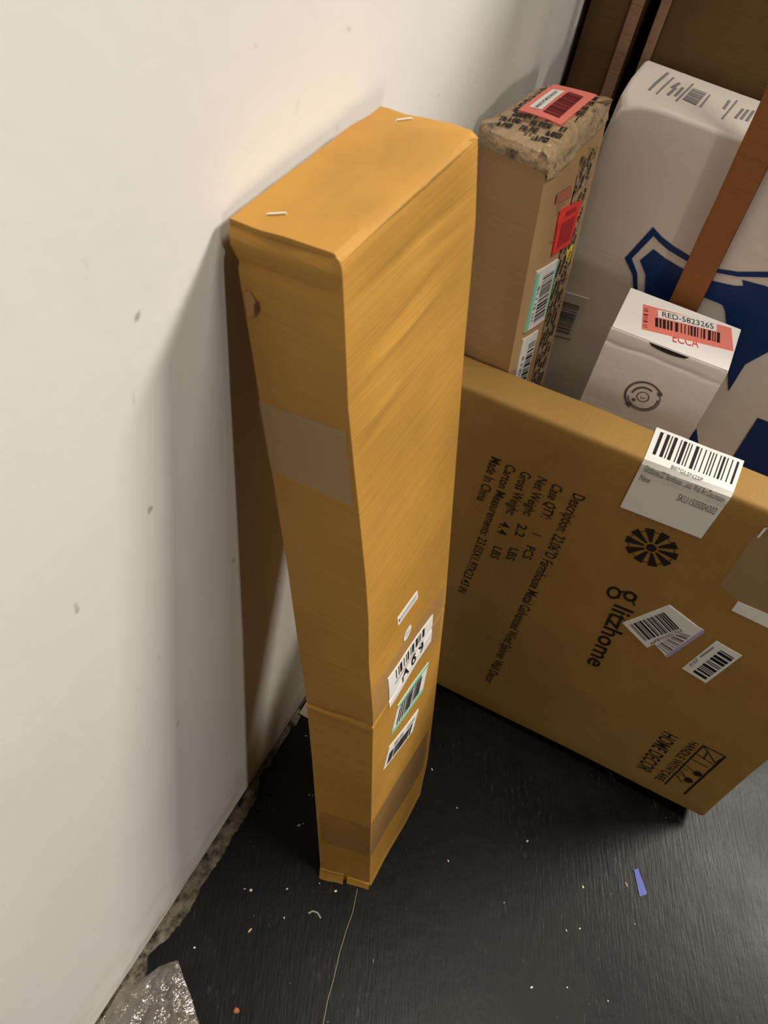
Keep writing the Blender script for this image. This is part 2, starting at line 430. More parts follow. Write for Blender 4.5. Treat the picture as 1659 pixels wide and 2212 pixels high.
from_py('top_flap', vs, fs, M['kraft'], t0, True)
def tube(name, pts, r, m_, parent, n=8, flat=1.):
    vs = []; fs = []
    for i, p in enumerate(pts):
        d = (pts[min(i+1, len(pts)-1)]-pts[max(i-1, 0)]).normalized()
        a = d.cross(Vector((0, 0, 1)) if abs(d.z) < .9 else Vector((1, 0, 0))).normalized(); b2 = d.cross(a)
        for k in range(n): t = 2*math.pi*k/n; vs.append(p+a*r*math.cos(t)+b2*r*flat*math.sin(t))
    for i in range(len(pts)-1):
        for k in range(n): fs.append((i*n+k, i*n+(k+1) % n, (i+1)*n+(k+1) % n, (i+1)*n+k))
    fs += [tuple(range(n))[::-1], tuple(range((len(pts)-1)*n, len(pts)*n))]
    return from_py(name, vs, fs, m_, parent, True)
tm = lambda u, v, h: topmap(u, v, h)
for A, B in (((572, 470), (622, 467)), ((852, 267), (893, 262))):
    a = Vector((*solve(tm, A, (.4, .2)), 0)); b_ = Vector((*solve(tm, B, (.6, .3)), 0))
    pts = []
    for i in range(9):
        t = i/8; u, v_ = a.lerp(b_, t)[:2]
        pts.append(INV @ topmap(u, v_, .0021 if 0 < i < 8 else .0002))
    tube('staple', pts, .00055, M['steel'], t0, flat=.6)
RM = lambda u, s, h: tall(1, u, s, h)
NM = lambda u, s, h: tall(0, u, s, h)
R = lambda px: solve(RM, px, (.5, .5)); NN = lambda px: solve(NM, px, (.5, .6))
# tape bands
def band(name, mp, q, m_, nu, nv, h=.0): 
    d = Dec(mp, .0003+h); d.grid(q, 0, 0, nu, nv); return d.build(name, m_, t0, INV)
band('tape_patch', NM, [NN((585, 1012)), NN((764, 1095)), NN((747, 932)), NN((558, 864))], M['pale_tape'], 8, 10)
band('tape_strip', RM, [R((801, 1850)), R((915, 1655)), R((925, 1578)), R((803, 1778))], M['brown_tape'], 10, 6)
band('tape_strip', NM, [NN((693, 1815)), NN((797, 1852)), NN((799, 1788)), NN((689, 1750))], M['faint_tape'], 8, 6)
band('tape_strip', RM, [R((808, 1560)), R((948, 1375)), R((961, 1262)), R((802, 1490))], M['clear_tape'], 12, 14)
def label_on(mp, px4, g=(.5, .5)): return [solve(mp, p, g) for p in px4]
q = label_on(RM, [(859, 1352), (902, 1291), (901, 1276), (858, 1336)], (.5, .6)); d = Dec(RM, .0005)
d.grid(q, 0, 0, 6, 2, True); d.grid(d.sub(q, .15, .25, .92, .75), 1, .0002, 4, 1); d.grid(d.sub(q, .06, .3, .10, .7), 2, .0002)
d.build('small_label', [M['paper'], mat('label_grey', (.5, .5, .5)), M['ink']], t0, INV)
cc_ = R((879.3, 1366.7)); d = Dec(RM, .0005); sy = .0075/.925
d.poly([(cc_[0]+.052*math.cos(t*math.pi/10), cc_[1]+sy*math.sin(t*math.pi/10)) for t in range(20)], 0, 0)
d.poly([(cc_[0]+.028*math.cos(t*math.pi/8), cc_[1]+sy*.4*math.sin(t*math.pi/8)) for t in range(16)], 1, .0002)
d.build('round_sticker', [M['paper'], mat('label_grey2', (.55, .55, .55))], t0, INV)
q = label_on(RM, [(840, 1530), (930, 1384), (934, 1327), (837, 1466)]); d = Dec(RM, .0007)
d.grid(q, 0, 0, 12, 16, True); d.bars(d.sub(q, .15, .68, .85, .95), 1, .0003, 24, 3, .5, 4)
d.text('A 8 9', *[d.sub(q, a, b_, a, b_)[0] for a, b_ in ((.28, .22), (.80, .22), (.28, .52))], 1, .0004, .012)
d.text('Z 2 1 0', *[d.sub(q, a, b_, a, b_)[0] for a, b_ in ((.03, .06), (.14, .06), (.03, .16))], 2, .0004) if False else None
d.line(d.sub(q, .12, .58, .12, .58)[0], d.sub(q, .6, .60, .6, .60)[0], .0012, 2, .0004, 8)
d.build('shipping_label', [M['paper'], M['ink'], M['ink_grey']], t0, INV)
q = label_on(RM, [(844, 1587), (911.5, 1493), (925.5, 1430), (859, 1524)]); d = Dec(RM, .0006)
d.grid(q, 0, 0, 10, 8, True); d.grid(d.sub(q, 0, .88, 1, 1), 1, .0002, 8, 1); d.grid(d.sub(q, 0, 0, 1, .12), 1, .0002, 8, 1)
d.bars(d.sub(q, .10, .18, .90, .76), 2, .0003, 26, 5, .58, 4); d.grid(d.sub(q, .10, .79, .8, .85), 2, .0003, 6, 1)
d.build('mint_label', [M['paper'], M['mint'], M['ink']], t0, INV)
q = label_on(RM, [(827, 1664), (890.5, 1579), (903.5, 1531), (840, 1613)]); d = Dec(RM, .0006)
d.grid(q, 0, 0, 10, 6, True); d.bars(d.sub(q, .08, .12, .92, .62), 1, .0003, 24, 8, .62, 3)
d.bars(d.sub(q, .2, .7, .5, .88), 2, .0003, 9, 8, .5); d.grid(d.sub(q, .62, .72, .9, .8), 2, .0003)
d.build('barcode_label', [M['paper'], M['ink'], M['ink_grey']], t0, INV)
# torn nick and folded bits
d = Dec(NM, .0006); u0_, s0_ = NN((541, 655))
pp = [(-.05, -.010), (.045, -.006), (.07, .002), (.02, .009), (-.04, .006)]
d.poly([(u0_+a, s0_+b_) for a, b_ in pp], 0, .0); d.poly([(u0_+.03, s0_-.009), (u0_+.09, s0_-.002), (u0_+.085, s0_+.004), (u0_+.05, s0_+.001)], 1, .0004)
d.build('torn_nick', [M['card_edge'], mat('nick_shade', (.12, .06, .02))], t0, INV)
for nm, mp, q, out in (('bottom_flap', NM, [(0.0, .001), (.48, .001), (.48, .022), (0.0, .022)], .005), ('bottom_flap', NM, [(.55, .0008), (1.0, .0008), (1.0, .012), (.55, .012)], .0025)):
    vs = []; fs = []
    for lay in (0, .0018):
        for j in range(4):
            for i in range(7):
                u = q[0][0]+(q[1][0]-q[0][0])*i/6; s = q[0][1]+(q[3][1]-q[0][1])*j/3
                vs.append(INV @ mp(u, s, .0004+out*(1-j/3)**1.2*(.85+.15*math.sin(i*1.1))+lay))
    for l in (0, 28):
        for j in range(3):
            for i in range(6): a = l+j*7+i; fs.append((a, a+1, a+8, a+7) if l else (a, a+7, a+8, a+1))
    rim = [i for i in range(7)]+[13, 20, 27]+[26, 25, 24, 23, 22, 21]+[14, 7]
    for i in range(len(rim)): a, b_ = rim[i], rim[(i+1) % len(rim)]; fs.append((a, b_, b_+28, a+28))
    from_py(nm, vs, fs, M['kraft'], t0)
# ---------------- wide flat carton (glitzhome) ----------------
GO = Vector((.0018, .5962, 0)); GR = Matrix.Rotation(.0100, 3, 'Z') @ Matrix.Rotation(-.0314, 3, 'X') @ Matrix.Rotation(-.0435, 3, 'Y')
GO = GO+Vector((.016, 0, .0006)); GD = (.579, .05, .585)
g0 = thing('flat_box', 'wide thin brown cardboard box standing on edge with windmill logo and glitzhome-style print', 'box', loc=GO)
g0['label'] = 'wide thin brown cardboard box standing on its edge, printed with a black windmill emblem'
g0.rotation_euler = GR.to_euler()
def gdisp(p, d):
    if d.length < .1: return p
    a = .0018*N3(p.x*6, p.y*6, p.z*6, 2)
    if p.z > .57: a += .0012*N3(p.x*22, 0, 0, 5)
    return p+d*a
soft_box('box_body', GD, .006, (24, 3, 24), M['kraft_glitz'], g0, gdisp)
def gmap(u, v, h):              # face, then over the top edge and back along the top
    r = .006; zt = GD[2]
    if v <= zt-r: p, d = Vector((u, 0, v)), Vector((0, -1, 0))
    elif v <= zt-r+r*math.pi/2:
        t = (v-zt+r)/r; d = Vector((0, -math.cos(t), math.sin(t))); p = Vector((u, r, zt-r))+d*r
    else: d = Vector((0, 0, 1)); p = Vector((u, r+v-(zt-r+r*math.pi/2), zt))
    p = gdisp(p, d)+d*h
    return GO+GR @ p
GI = (Matrix.Translation(GO) @ GR.to_4x4()).inverted()
G = lambda px: solve(gmap, px, (.3, .3))
GTop = lambda px: solve(gmap, px, (.3, .60))
d = Dec(gmap, .0005)
T_ = lambda s, a, b_, c: d.text(s, G(a), G(b_), G(c), 0, 0, .005)
T_("Description: 22.06\"D Farmhouse Metal Galvanized Wind Spinner Wall Decor", (1240, 1064), (1047, 1470), (1266, 1074))
T_('Case QTY:', (1195, 1043), (1168, 1115), (1217, 1053)); d.line(G((1150, 1151)), G((1170, 1158)), .0012, 0); T_('PCS', (1138, 1177), (1128, 1203), (1158, 1184))
T_('Net Weight:', (1163, 1028), (1130, 1110), (1184, 1037)); T_('2.2', (1120, 1130), (1112, 1156), (1140, 1136)); T_('LBS', (1103, 1182), (1092, 1206), (1122, 1188))
T_('Gross Weight:', (1127, 1016), (1093, 1108), (1149, 1025)); T_('4.4', (1083, 1124), (1074, 1150), (1104, 1132)); T_('LBS', (1068, 1178), (1059, 1202), (1086, 1186))
T_('Carton Measurements: 23.03X1.97X23.43 IN', (1095, 1001), (989, 1276), (1116, 1010))
T_('Made In China', (1062, 985), (1030, 1078), (1084, 994))
d.build('product_print', [M['ink_brown']], g0, GI); d = Dec(gmap, .0005)
d.text('litzhome', G((1328, 1304)), G((1268, 1432)), G((1370, 1321)), 0, 0, .012)
b0_, b1_ = G((1361, 1288)), G((1326, 1280)); rg = .0080     # double-storey g: bowl, link, loop, ear
d.arc(b0_, rg*.55, rg, 0, 6.2832, 0, 0, 28, 1, 1.15); d.arc(b1_, rg*.68, rg*1.05, 0, 6.2832, 0, 0, 28, .95, 1.35)
d.line((b0_[0]-rg*.8, b0_[1]+rg*.5), (b1_[0]+rg*.7, b1_[1]+rg*.9), .0022, 0, 0); d.line((b1_[0]+rg*.8, b1_[1]+rg*.9), (b1_[0]+rg*.85, b1_[1]-rg*.8), .0028, 0, 0)
d.line((b0_[0]+rg*.7, b0_[1]-rg*.7), (b0_[0]+rg*1.2, b0_[1]-rg*1.5), .0022, 0, 0)
d.build('logo_lettering', [M['ink_brown']], g0, GI); d = Dec(gmap, .0005)
T_('HOME DECOR', (1434, 1578), (1375, 1656), (1466, 1594)); T_('HANDLE WITH CARE', (1492, 1600), (1414, 1681), (1512, 1608))
for a, b_, w_ in (((1520, 1610), (1436, 1694), .0022), ((1520, 1610), (1567, 1634), .0022), ((1567, 1634), (1478, 1715), .0030), ((1520, 1610), (1545, 1648), .0018), ((1545, 1648), (1566, 1634), .0012)):
    d.line(G(a), G(b_), w_, 0, 0)
for cpx, sx in (((1507, 1671), .007), ((1487, 1685), .007)):
    c = G(cpx); d.poly([(c[0]+sx*(.8 if k % 4 else 1)*math.cos(k*math.pi/6), c[1]+sx*math.sin(k*math.pi/6)) for k in range(12)], 0, 0)
    for e in (-1, 1): p = (c[0]-.012*1, c[1]+e*.004); d.line(p, (p[0]-.014, p[1]+.003), .0012, 0, 0)
for a, b_ in (((1505, 1628), (1540, 1650)), ((1496, 1640), (1530, 1658)), ((1470, 1664), (1482, 1680)), ((1462, 1676), (1474, 1690)), ((1485, 1655), (1498, 1666)), ((1528, 1625), (1520, 1640))):
    d.line(G(a), G(b_), .0016, 0, 0)
d.build('handling_marks', [M['ink_brown']], g0, GI); d = Dec(gmap, .0005)
# windmill
c = G((1407, 1183)); r = abs(G((1473, 1190))[0]-c[0])*1.0
for k in range(10):
    t = 2*math.pi*(k+.15)/10
    P = lambda rr_, tt: (c[0]+rr_*math.cos(tt), c[1]+rr_*math.sin(tt))
    d.poly([P(.28*r, t-.16), P(r, t-.185), P(r*1.0, t+.185), P(.28*r, t+.16)], 0, 0)
d.arc(c, 0.0001, .20*r, 0, 2*math.pi, 0, .0001, 16); d.arc(c, .84*r, .87*r, 0, 2*math.pi, 0, .0001, 40)
d.build('windmill_emblem', [M['ink_brown']], g0, GI)
d = Dec(gmap, .0005); d.arc(G((1294, 1448)), .0022, .0031, 0, 6.283, 0, 0, 14); d.line((G((1294, 1448))[0]-.001, G((1294, 1448))[1]), (G((1294, 1448))[0]+.001, G((1294, 1448))[1]), .0016, 0, 0)
d.build('trademark_print', [M['pale_red']], g0, GI)
# big label folded over the top edge
q = [G((1340, 1094)), G((1515, 1162)), GTop((1607, 997)), GTop((1418, 924))]; d = Dec(gmap, .0009)
d.grid(q, 0, 0, 8, 24, True)
d.bars(d.sub(q, .06, .66, .96, .96), 1, .0003, 34, 11, .46, 8)
P = lambda a, b_: d.sub(q, a, b_, a, b_)[0]
d.text('B07GLSN2SP', P(.30, .585), P(.66, .575), P(.30, .62), 2, .0003)
d.text('Glitzhome 22" Farmhouse ...ustic Wall Art Decoration', P(.05, .48), P(.96, .47), P(.05, .55), 2, .0003)
d.text('New', P(.05, .37), P(.17, .37), P(.05, .44), 2, .0003); d.text('SKU:1505004202', P(.52, .31), P(.96, .31), P(.52, .39), 2, .0003)
d.build('folded_label', [M['paper'], M['ink'], M['ink_soft']], g0, GI)
# pair of overlapping labels
q = [G((1414, 1400)), G((1440, 1419)), G((1521, 1360)), G((1500, 1340))]; d = Dec(gmap, .0006)
d.grid([G((1400, 1375)), G((1440, 1419)), G((1521, 1361)), G((1470, 1330))], 0, 0, 4, 4, True)
d.line(G((1441, 1417)), G((1521, 1362)), .004, 1, .0002); q2 = [G((1419, 1393)), G((1443, 1411)), G((1500, 1367)), G((1470, 1360))]
d.bars(q2, 2, .0002, 22, 3, .55, 1, False)
d.build('lilac_label', [M['paper'], M['lilac'], M['ink_soft']], g0, GI)
q = [G((1345, 1346)), G((1399, 1399)), G((1508, 1352)), G((1447, 1306))]; q = [G((1345, 1345)), G((1398, 1398)), G((1505, 1351)), G((1446, 1306))]
d = Dec(gmap, .0011); d.grid(q, 0, 0, 4, 4, True)
d.bars([G((1361, 1348)), G((1394, 1383)), G((1474, 1354)), G((1440, 1319))], 1, .0002, 30, 4, .56, 1, False)
d.text('ppPBYH3SCNX', G((1407, 1391)), G((1477, 1362)), G((1403, 1385)), 1, .0002)
d.build('barcode_label', [M['paper'], M['ink']], g0, GI)
q = [G((1473, 1443)), G((1525, 1475)), G((1603, 1416)), G((1547, 1384))]; d = Dec(gmap, .0006); d.grid(q, 0, 0, 3, 3, True)
d.bars([G((1497, 1450)), G((1524, 1467)), G((1590, 1419)), G((1560, 1401))], 1, .0002, 22, 9, .6, 1, False)
d.text('3153', G((1492, 1441)), G((1508, 1427)), G((1488, 1434)), 1, .0002); d.grid([G((1512, 1417)), G((1514, 1420)), G((1543, 1399)), G((1540, 1396))], 2, .0002)
d.build('barcode_label', [M['paper'], M['ink'], M['ink_grey']], g0, GI)
d = Dec(gmap, .0005); d.grid([G((1580, 1318)), G((1659, 1356)), G((1672, 1332)), G((1594, 1299))], 0, 0, 3, 1, True)
d.build('blank_label', [M['paper']], g0, GI)
u0, v0 = G((1556, 1264)); d = Dec(gmap, .0004)
d.grid([G((1594, 1296)), G((1690, 1340)), G((1730, 1190)), G((1634, 1150))], 0, 0, 4, 4); d.poly([G((1556, 1264)), G((1594, 1296)), G((1634, 1150))], 0, 0)
d.build('tape_patch', [M['pale_tape']], g0, GI)
d = Dec(gmap, .0007); d.grid([G((1634, 1161)), G((1641, 1160)), G((1660, 1138)), G((1650, 1140))], 0, 0); d.build('torn_paper', [M['paper']], g0, GI)
d = Dec(gmap, .0004); d.grid([(.0, .553), (.055, .553), (.055, .628), (.0, .628)], 0, 0, 3, 14); d.build('tape_end', [M['pale_tape']], g0, GI)
# ---------------- black-tape carton ----------------
ZK = .82; kt = [on(p, 2, ZK) for p in ((1030, 268), (1193, 338), (1322, 207), (1168, 178))]
# base corners: the long edges run down to the floor behind the flat box
def down(top, px):              # floor end of a straight edge that starts at top and is seen passing px
    best = None
    for i in range(400):
        x = .0+i*.0006
        P = Vector((x, top.y, 0)); T1 = Vector(top)
        a = proj(T1); b2 = proj(P); dd = Vector((b2[0]-a[0], b2[1]-a[1])).normalized()
        e = abs(dd.x*(px[1]-a[1])-dd.y*(px[0]-a[0]))
        if best is None or e < best[0]: best = (e, P)
    return best[1]
kb1 = down(kt[1], (1107, 789)); kb2 = down(kt[2], (1181, 798)); kb2.y = kb1.y+(kt[2].y-kt[1].y)
kb0 = kb1+(kt[0]-kt[1]); kb0.z = 0; kb3 = kb0+(kb2-kb1); kb3.z = 0
for t_ in kt: t_.x = max(t_.x, .003)
KT, KB = kt, [kb0, kb1, kb2, kb3]
k0 = thing('taped_box', 'tall brown cardboard box crowned with black-printed tape and a salmon label, behind the leaning box', 'box', loc=(KB[0]+KB[2])/2)
KI = Matrix.Translation(-(KB[0]+KB[2])/2)
def kdisp(side, u, s):
    w_ = math.sin(math.pi*u); d = .0018*w_*N3(u*2, s*5, side*4.)
    d -= .0014*math.exp(-((s-.905)/.004)**2)
    d += .0025*max(0, (s-.93)/.07)*N3(u*7, s*30, side*3.)
    return d
def kface(side, u, s, h=0.):
    a = KB[side].lerp(KT[side], s); j = (side+1) % 4; b2 = KB[j].lerp(KT[j], s)
    t = b2-a; nrm = t.cross(Vector((0, 0, 1))).normalized()
    r = max(0, (s-.985)/.015); ins = .007*(1-math.sqrt(max(0, 1-r*r)))
    cr = .003*(1-min(1, min(u, 1-u)/.09))**2
    return a+t*u+nrm*(kdisp(side, u, s)+h-ins-cr)
def ktop(a, b2, h=0):
    P = [c_+(KT[(i+2) % 4]-c_)*.0 for i, c_ in enumerate(KT)]
    p = P[0]*(1-a)*(1-b2)+P[1]*a*(1-b2)+P[2]*a*b2+P[3]*(1-a)*b2
    p = p.copy(); p.z += h+.003*min(1, 4*a*(1-a))*min(1, 4*b2*(1-b2)); return p
ks = [i/40 for i in range(39)]+[.975, .985, .989, .993, .997, 1]; ns = (10, 12, 10, 12); per = sum(ns); vs = []; fs = []
def ring_box(face, ss, ns, inv):
    vs = []; fs = []; per = sum(ns)
    for s in ss:
        for sd in range(4):
            for i in range(ns[sd]): vs.append(inv @ face(sd, i/ns[sd], s))
    for j in range(len(ss)-1):
        for i in range(per): i2 = (i+1) % per; fs.append((j*per+i, j*per+i2, (j+1)*per+i2, (j+1)*per+i))
    t = (len(ss)-1)*per; cen = sum((vs[t+i] for i in range(per)), Vector())/per+Vector((0, 0, .003)); prev = t
    for kk in (.75, .5, .25):
        st = len(vs)
        for i in range(per): vs.append(cen+(vs[t+i]-cen)*kk)
        for i in range(per): i2 = (i+1) % per; fs.append((prev+i, prev+i2, st+i2, st+i))
        prev = st
    vs.append(cen); fs += [(prev+i, prev+(i+1) % per, len(vs)-1) for i in range(per)]
    return vs, fs
vs, fs = ring_box(kface, ks, ns, KI)
from_py('box_body', vs, fs, M['kraft_carton'], k0, True)
m = mat('printed_tape', (.36, .25, .14), .25, .6); nt, N, L, b = nodes(m)
v = coords(nt); f = noise_n(nt, v, 70, 4, .6); f2 = noise_n(nt, coords(nt, (1, 1, 1), (.3, .2, .5)), 75, 3)
L.new(ramp(nt, f, [(.32, (.15, .11, .07)), (.44, (.42, .30, .17))]), b.inputs['Base Color'])
bump(nt, b, f2, .9, .008); M['printed_tape'] = m
def words(d, rect, ang, size, sx, sy, seed, mi=0, rowgap=1.75):
    '''rows of slanted block letters, as printed along packing tape; size in metres, sx and sy metres per unit'''
    r = random.Random(seed); u0, v0, u1, v1 = rect; ca, sa = math.cos(ang), math.sin(ang)
    cu_, cv_ = (u0+u1)/2*sx, (v0+v1)/2*sy; R_ = math.hypot((u1-u0)*sx, (v1-v0)*sy)/2
    n = int(R_/(size*rowgap))+1
    for k in range(-n, n+1):
        t = -R_+r.uniform(0, size*3)
        while t < R_:
            for g in range(r.choice((4, 5, 6))):
                w_ = size*r.uniform(.42, .6)
                def put(a0, b0, a1, b1):
                    q = []
                    for a, b_ in ((a0, b0), (a1, b0), (a1, b1), (a0, b1)):
                        x = t+a*w_+b_*size*.3; y = k*size*rowgap+b_*size
                        q.append(((cu_+x*ca-y*sa)/sx, (cv_+x*sa+y*ca)/sy))
                    if all(u0 <= p[0] <= u1 and v0 <= p[1] <= v1 for p in q): d.grid(q, mi, 0, 1, 1)
                put(0, 0, .34, 1)
                m_ = r.random()
                if m_ < .7: put(.34, .74, .86, 1)
                if m_ > .25: put(.34, 0, .86, .24)
                if .4 < m_: put(.34, .4, .8, .6)
                if m_ < .5: put(.6, .1, .9, .9)
                t += w_*1.0
            t += size*.9
vs2, fs2 = ring_box(lambda sd, u, s: kface(sd, u, s, .0009), [.960+.0024*i for i in range(10)]+[.985, .989, .993, .997, 1], ns, KI)
vs2 = [v_+Vector((0, 0, .0008)) if v_.z > ZK-.004 else v_ for v_ in vs2]
# ragged lower edge of the tape cap
for j in range(10):
    for i in range(per):
        near_ = i < 10; lift = (.032 if near_ else .012)+.005*N3(i*.6, 0, 9)
        z0 = vs2[j*per+i].z; ztop = ZK*.9915
        vs2[j*per+i] = vs2[j*per+i]+Vector((0, 0, lift*(1-j/10) if not near_ else (ztop-z0)*.93*(1-j/10)))
kcap = from_py('tape_cap', vs2, fs2, M['printed_tape'], k0, True)
KM = lambda u, s, h: kface(1, u, s, h); K = lambda px: solve(KM, px, (.4, .6))
d = Dec(KM, .0008); d.grid([(.56, .05), (.93, .05), (.93, .935), (.60, .935)], 0, 0, 6, 40); ktape = d.build('tape_strip', [M['printed_tape']], k0, KI)
d = Dec(KM, .0014); words(d, (.58, .07, .91, .96), math.radians(64), .0075, .15, ZK, 5)
d.build('tape_lettering', [M['ink']], ktape, KI)
d = Dec(lambda u, s, h: ktop(u, s, h), .0016); words(d, (.13, .06, .92, .93), math.radians(20), .0086, .079, .15, 8, 0, 1.5)
d.build('tape_lettering', [M['ink']], kcap, KI)
KTm = lambda u, s, h: ktop(u, s, h); KT_ = lambda px: solve(KTm, px, (.5, .5))
d = Dec(KTm, .0024); d.grid([KT_((1118, 243)), KT_((1211, 275)), KT_((1288, 210)), KT_((1195, 187))], 0, 0, 5, 5, True)
d.grid([KT_((1141, 237)), KT_((1168, 243)), KT_((1218, 203)), KT_((1192, 199))], 1, .0004, 3, 3); q = [KT_((1171, 247)), KT_((1206, 261)), KT_((1259, 215)), KT_((1227, 204))]
d.grid(q, 2, .0003, 3, 3); d.bars(q, 3, .0005, 16, 3, .5, 3, False)
q = [KT_((1147, 238)), KT_((1165, 241)), KT_((1212, 204)), KT_((1194, 201))]; d.text('RED5822027', d.sub(q, .7, .03, .7, .03)[0], d.sub(q, .7, .97, .7, .97)[0], d.sub(q, .25, .03, .25, .03)[0], 4, .0008)
d.build('top_label', [M['salmon'], M['paper'], M['dark_red'], mat('maroon', (.10, .012, .012)), M['ink']], k0, KI)
d = Dec(KM, .0012); d.grid([K((1197, 440)), K((1231, 422)), K((1234, 400)), K((1202, 418))], 0, 0, 2, 2); 
for a, b2 in (((1196, 448), (1186, 524)), ((1186, 524), (1204, 512)), ((1202, 446), (1222, 434)), ((1200, 458), (1212, 450))): d.line(K(a), K(b2), .0012 if True else 0, 0, 0)
d.build('faded_print', [M['pale_red']], k0, KI)
d = Dec(KM, .0016); q = [K((1189, 553)), K((1229, 525)), K((1255, 430)), K((1207, 456))]; d.grid(q, 0, 0, 4, 6, True)
d.grid(d.sub(q, .22, .12, .86, .68), 1, .0003, 2, 4); d.grid(d.sub(q, .30, .80, .80, .90), 1, .0003); d.build('red_label', [M['red'], M['deep_red']], k0, KI)
d = Dec(KM, .0014); d.grid([K((1220, 560)), K((1226, 568)), K((1237, 524)), K((1222, 538))], 0, 0, 1, 3); d.build('yellow_label', [M['yellow']], k0, KI)
d = Dec(KM, .0016); q = [K((1130, 718)), K((1173, 689)), K((1204, 559)), K((1158, 586))]; d.grid(q, 0, 0, 4, 8, True)
d.grid(d.sub(q, 0, 0, .14, .96), 1, .0002, 1, 6); d.grid(d.sub(q, .93, .05, 1, 1), 1, .0002, 1, 6)
d.bars(d.sub(q, .34, .10, .88, .86), 2, .0003, 34, 6, .52, 1, False); d.bars(d.sub(q, .18, .15, .27, .8), 3, .0003, 14, 2, .5, 1, False)
d.build('mint_label', [M['paper'], M['mint'], M['ink'], M['ink_grey']], k0, KI)
d = Dec(KM, .0016); q = [K((1098, 870)), K((1124, 862)), K((1161, 712)), K((1128, 733))]; d.grid(q, 0, 0, 4, 8, True)
d.bars(d.sub(q, .45, .05, .92, .88), 1, .0003, 34, 7, .52, 1, False); d.bars(d.sub(q, .18, .1, .3, .8), 2, .0003, 20, 2, .5, 1, False)
d.build('barcode_label', [M['paper'], M['ink'], M['ink_grey']], k0, KI)
# ---------------- tall white box with a blue crest ----------------
ZW, YW, XW = .815, .836, .084
w0 = thing('crest_box', 'tall off-white box printed with a large blue shield crest, standing before brown cartons', 'box', loc=(XW, YW, 0), rot=(0, 0, -.004))
def wdisp(p, d):
    if d.length < .1: return p
    a = .0015*N3(p.x*5, p.y*5, p.z*5, 8)
    q = max(0, 1-(Vector((p.x, p.y, p.z))-Vector((0, 0, ZW))).length/.05)
    p = p+d*a
    p.z -= .012*q*q; p.x += .008*q*q*(1+N3(p.x*90, p.y*90, p.z*90)); p.y += .004*q*N3(p.z*80, p.x*80, 1)
    return p
soft_box('box_body', (.45, .100, ZW), .005, (30, 6, 34), M['grey_card'], w0, wdisp)
W0 = Matrix.Translation((XW, YW, 0)) @ Matrix.Rotation(-.004, 4, 'Z'); WI = W0.inverted()
wmap = lambda u, v, h: W0 @ (wdisp(Vector((u, 0, v)), Vector((0, -1, 0)))+Vector((0, -h, 0)))
wtop = lambda u, v, h: W0 @ (wdisp(Vector((u, v, ZW)), Vector((0, 0, 1)))+Vector((0, 0, h)))
Wf = lambda px: solve(wmap, px, (.1, .6)); Wt = lambda px: solve(wtop, px, (.1, .03))
d = Dec(wmap, .0007)
out = [(1350, 557), (1411, 490), (1430, 511), (1455, 531), (1486, 550), (1520, 567), (1551, 580), (1594, 586.5), (1659, 586.5)]
inn = [(1365, 558), (1412, 509), (1425, 523), (1443, 539), (1481, 562), (1516, 577), (1551, 589), (1594, 597), (1659, 598.5)]
for i in range(len(out)-1): d.poly([Wf(inn[i]), Wf(inn[i+1]), Wf(out[i+1]), Wf(out[i])], 0, 0)
cx = Wf((1659, 590))[0]+.012
for P_ in (out, inn): pass
lo = [(1350, 557), (1367, 593), (1369, 640), (1360, 700)]; li = [(1365, 558), (1377, 590), (1378, 640), (1369, 700)]
for i in range(3): d.poly([Wf(lo[i]), Wf(lo[i+1]), Wf(li[i+1]), Wf(li[i])], 0, 0)
a, b2 = Wf(out[-1]), Wf(inn[-1]); d.poly([b2, (b2[0]+.03, b2[1]+.001), (a[0]+.03, a[1]+.001), a], 0, 0)
F = [Wf(p) for p in [(1383, 562), (1395, 593), (1393, 626), (1386, 700), (1480, 720), (1507, 640), (1522, 642)]]
F1 = F+[Wf(p) for p in [(1543, 607), (1505, 595), (1469, 576.5), (1438, 558), (1412, 537.6)]]
d.poly(F1, 0, 0)
d.poly([Wf(p) for p in [(1522, 642), (1561, 658), (1567, 672), (1659, 700), (1659, 619.5), (1586, 616.6), (1543, 607)]], 0, 0)
d.poly([Wf(p) for p in [(1567, 672), (1569.5, 703), (1573.5, 845), (1659, 707.5), (1659, 699)]], 0, 0)
e = Wf((1659, 619.5)); f_ = Wf((1659, 708)); d.poly([f_, (f_[0]+.03, f_[1]+.04), (e[0]+.03, e[1]), e], 0, 0)
p1, p2, p3 = Wf((1505, 925)), Wf((1515, 1010)), Wf((1440, 1010)); d.poly([p1, p2, p3], 0, 0)
d.poly([Wf((1637, 902)), Wf((1585, 984)), Wf((1560, 1030)), Wf((1700, 1090)), Wf((1710, 930))][::-1], 0, 0)
uc = Wf((1659, 600))[0]+.018         # the shield is symmetrical: its other half
for pts_, mi_, h_ in list(d.pl): d.poly([(2*uc-u, v_) for u, v_ in pts_][::-1], mi_, h_)
d.build('crest_print', [M['blue']], w0, WI)
d = Dec(wmap, .0007); q = [Wf((1198, 722)), Wf((1234, 732)), Wf((1272, 645)), Wf((1215, 628))]; d.grid(q, 0, 0, 4, 6, True)
d.bars(d.sub(q, .05, .10, .80, .85), 1, .0003, 22, 5, .6, 1, False); d.build('barcode_label', [mat('glossy_label', (.62, .58, .52), .3), M['ink_soft']], w0, WI)
d = Dec(wtop, .0006)
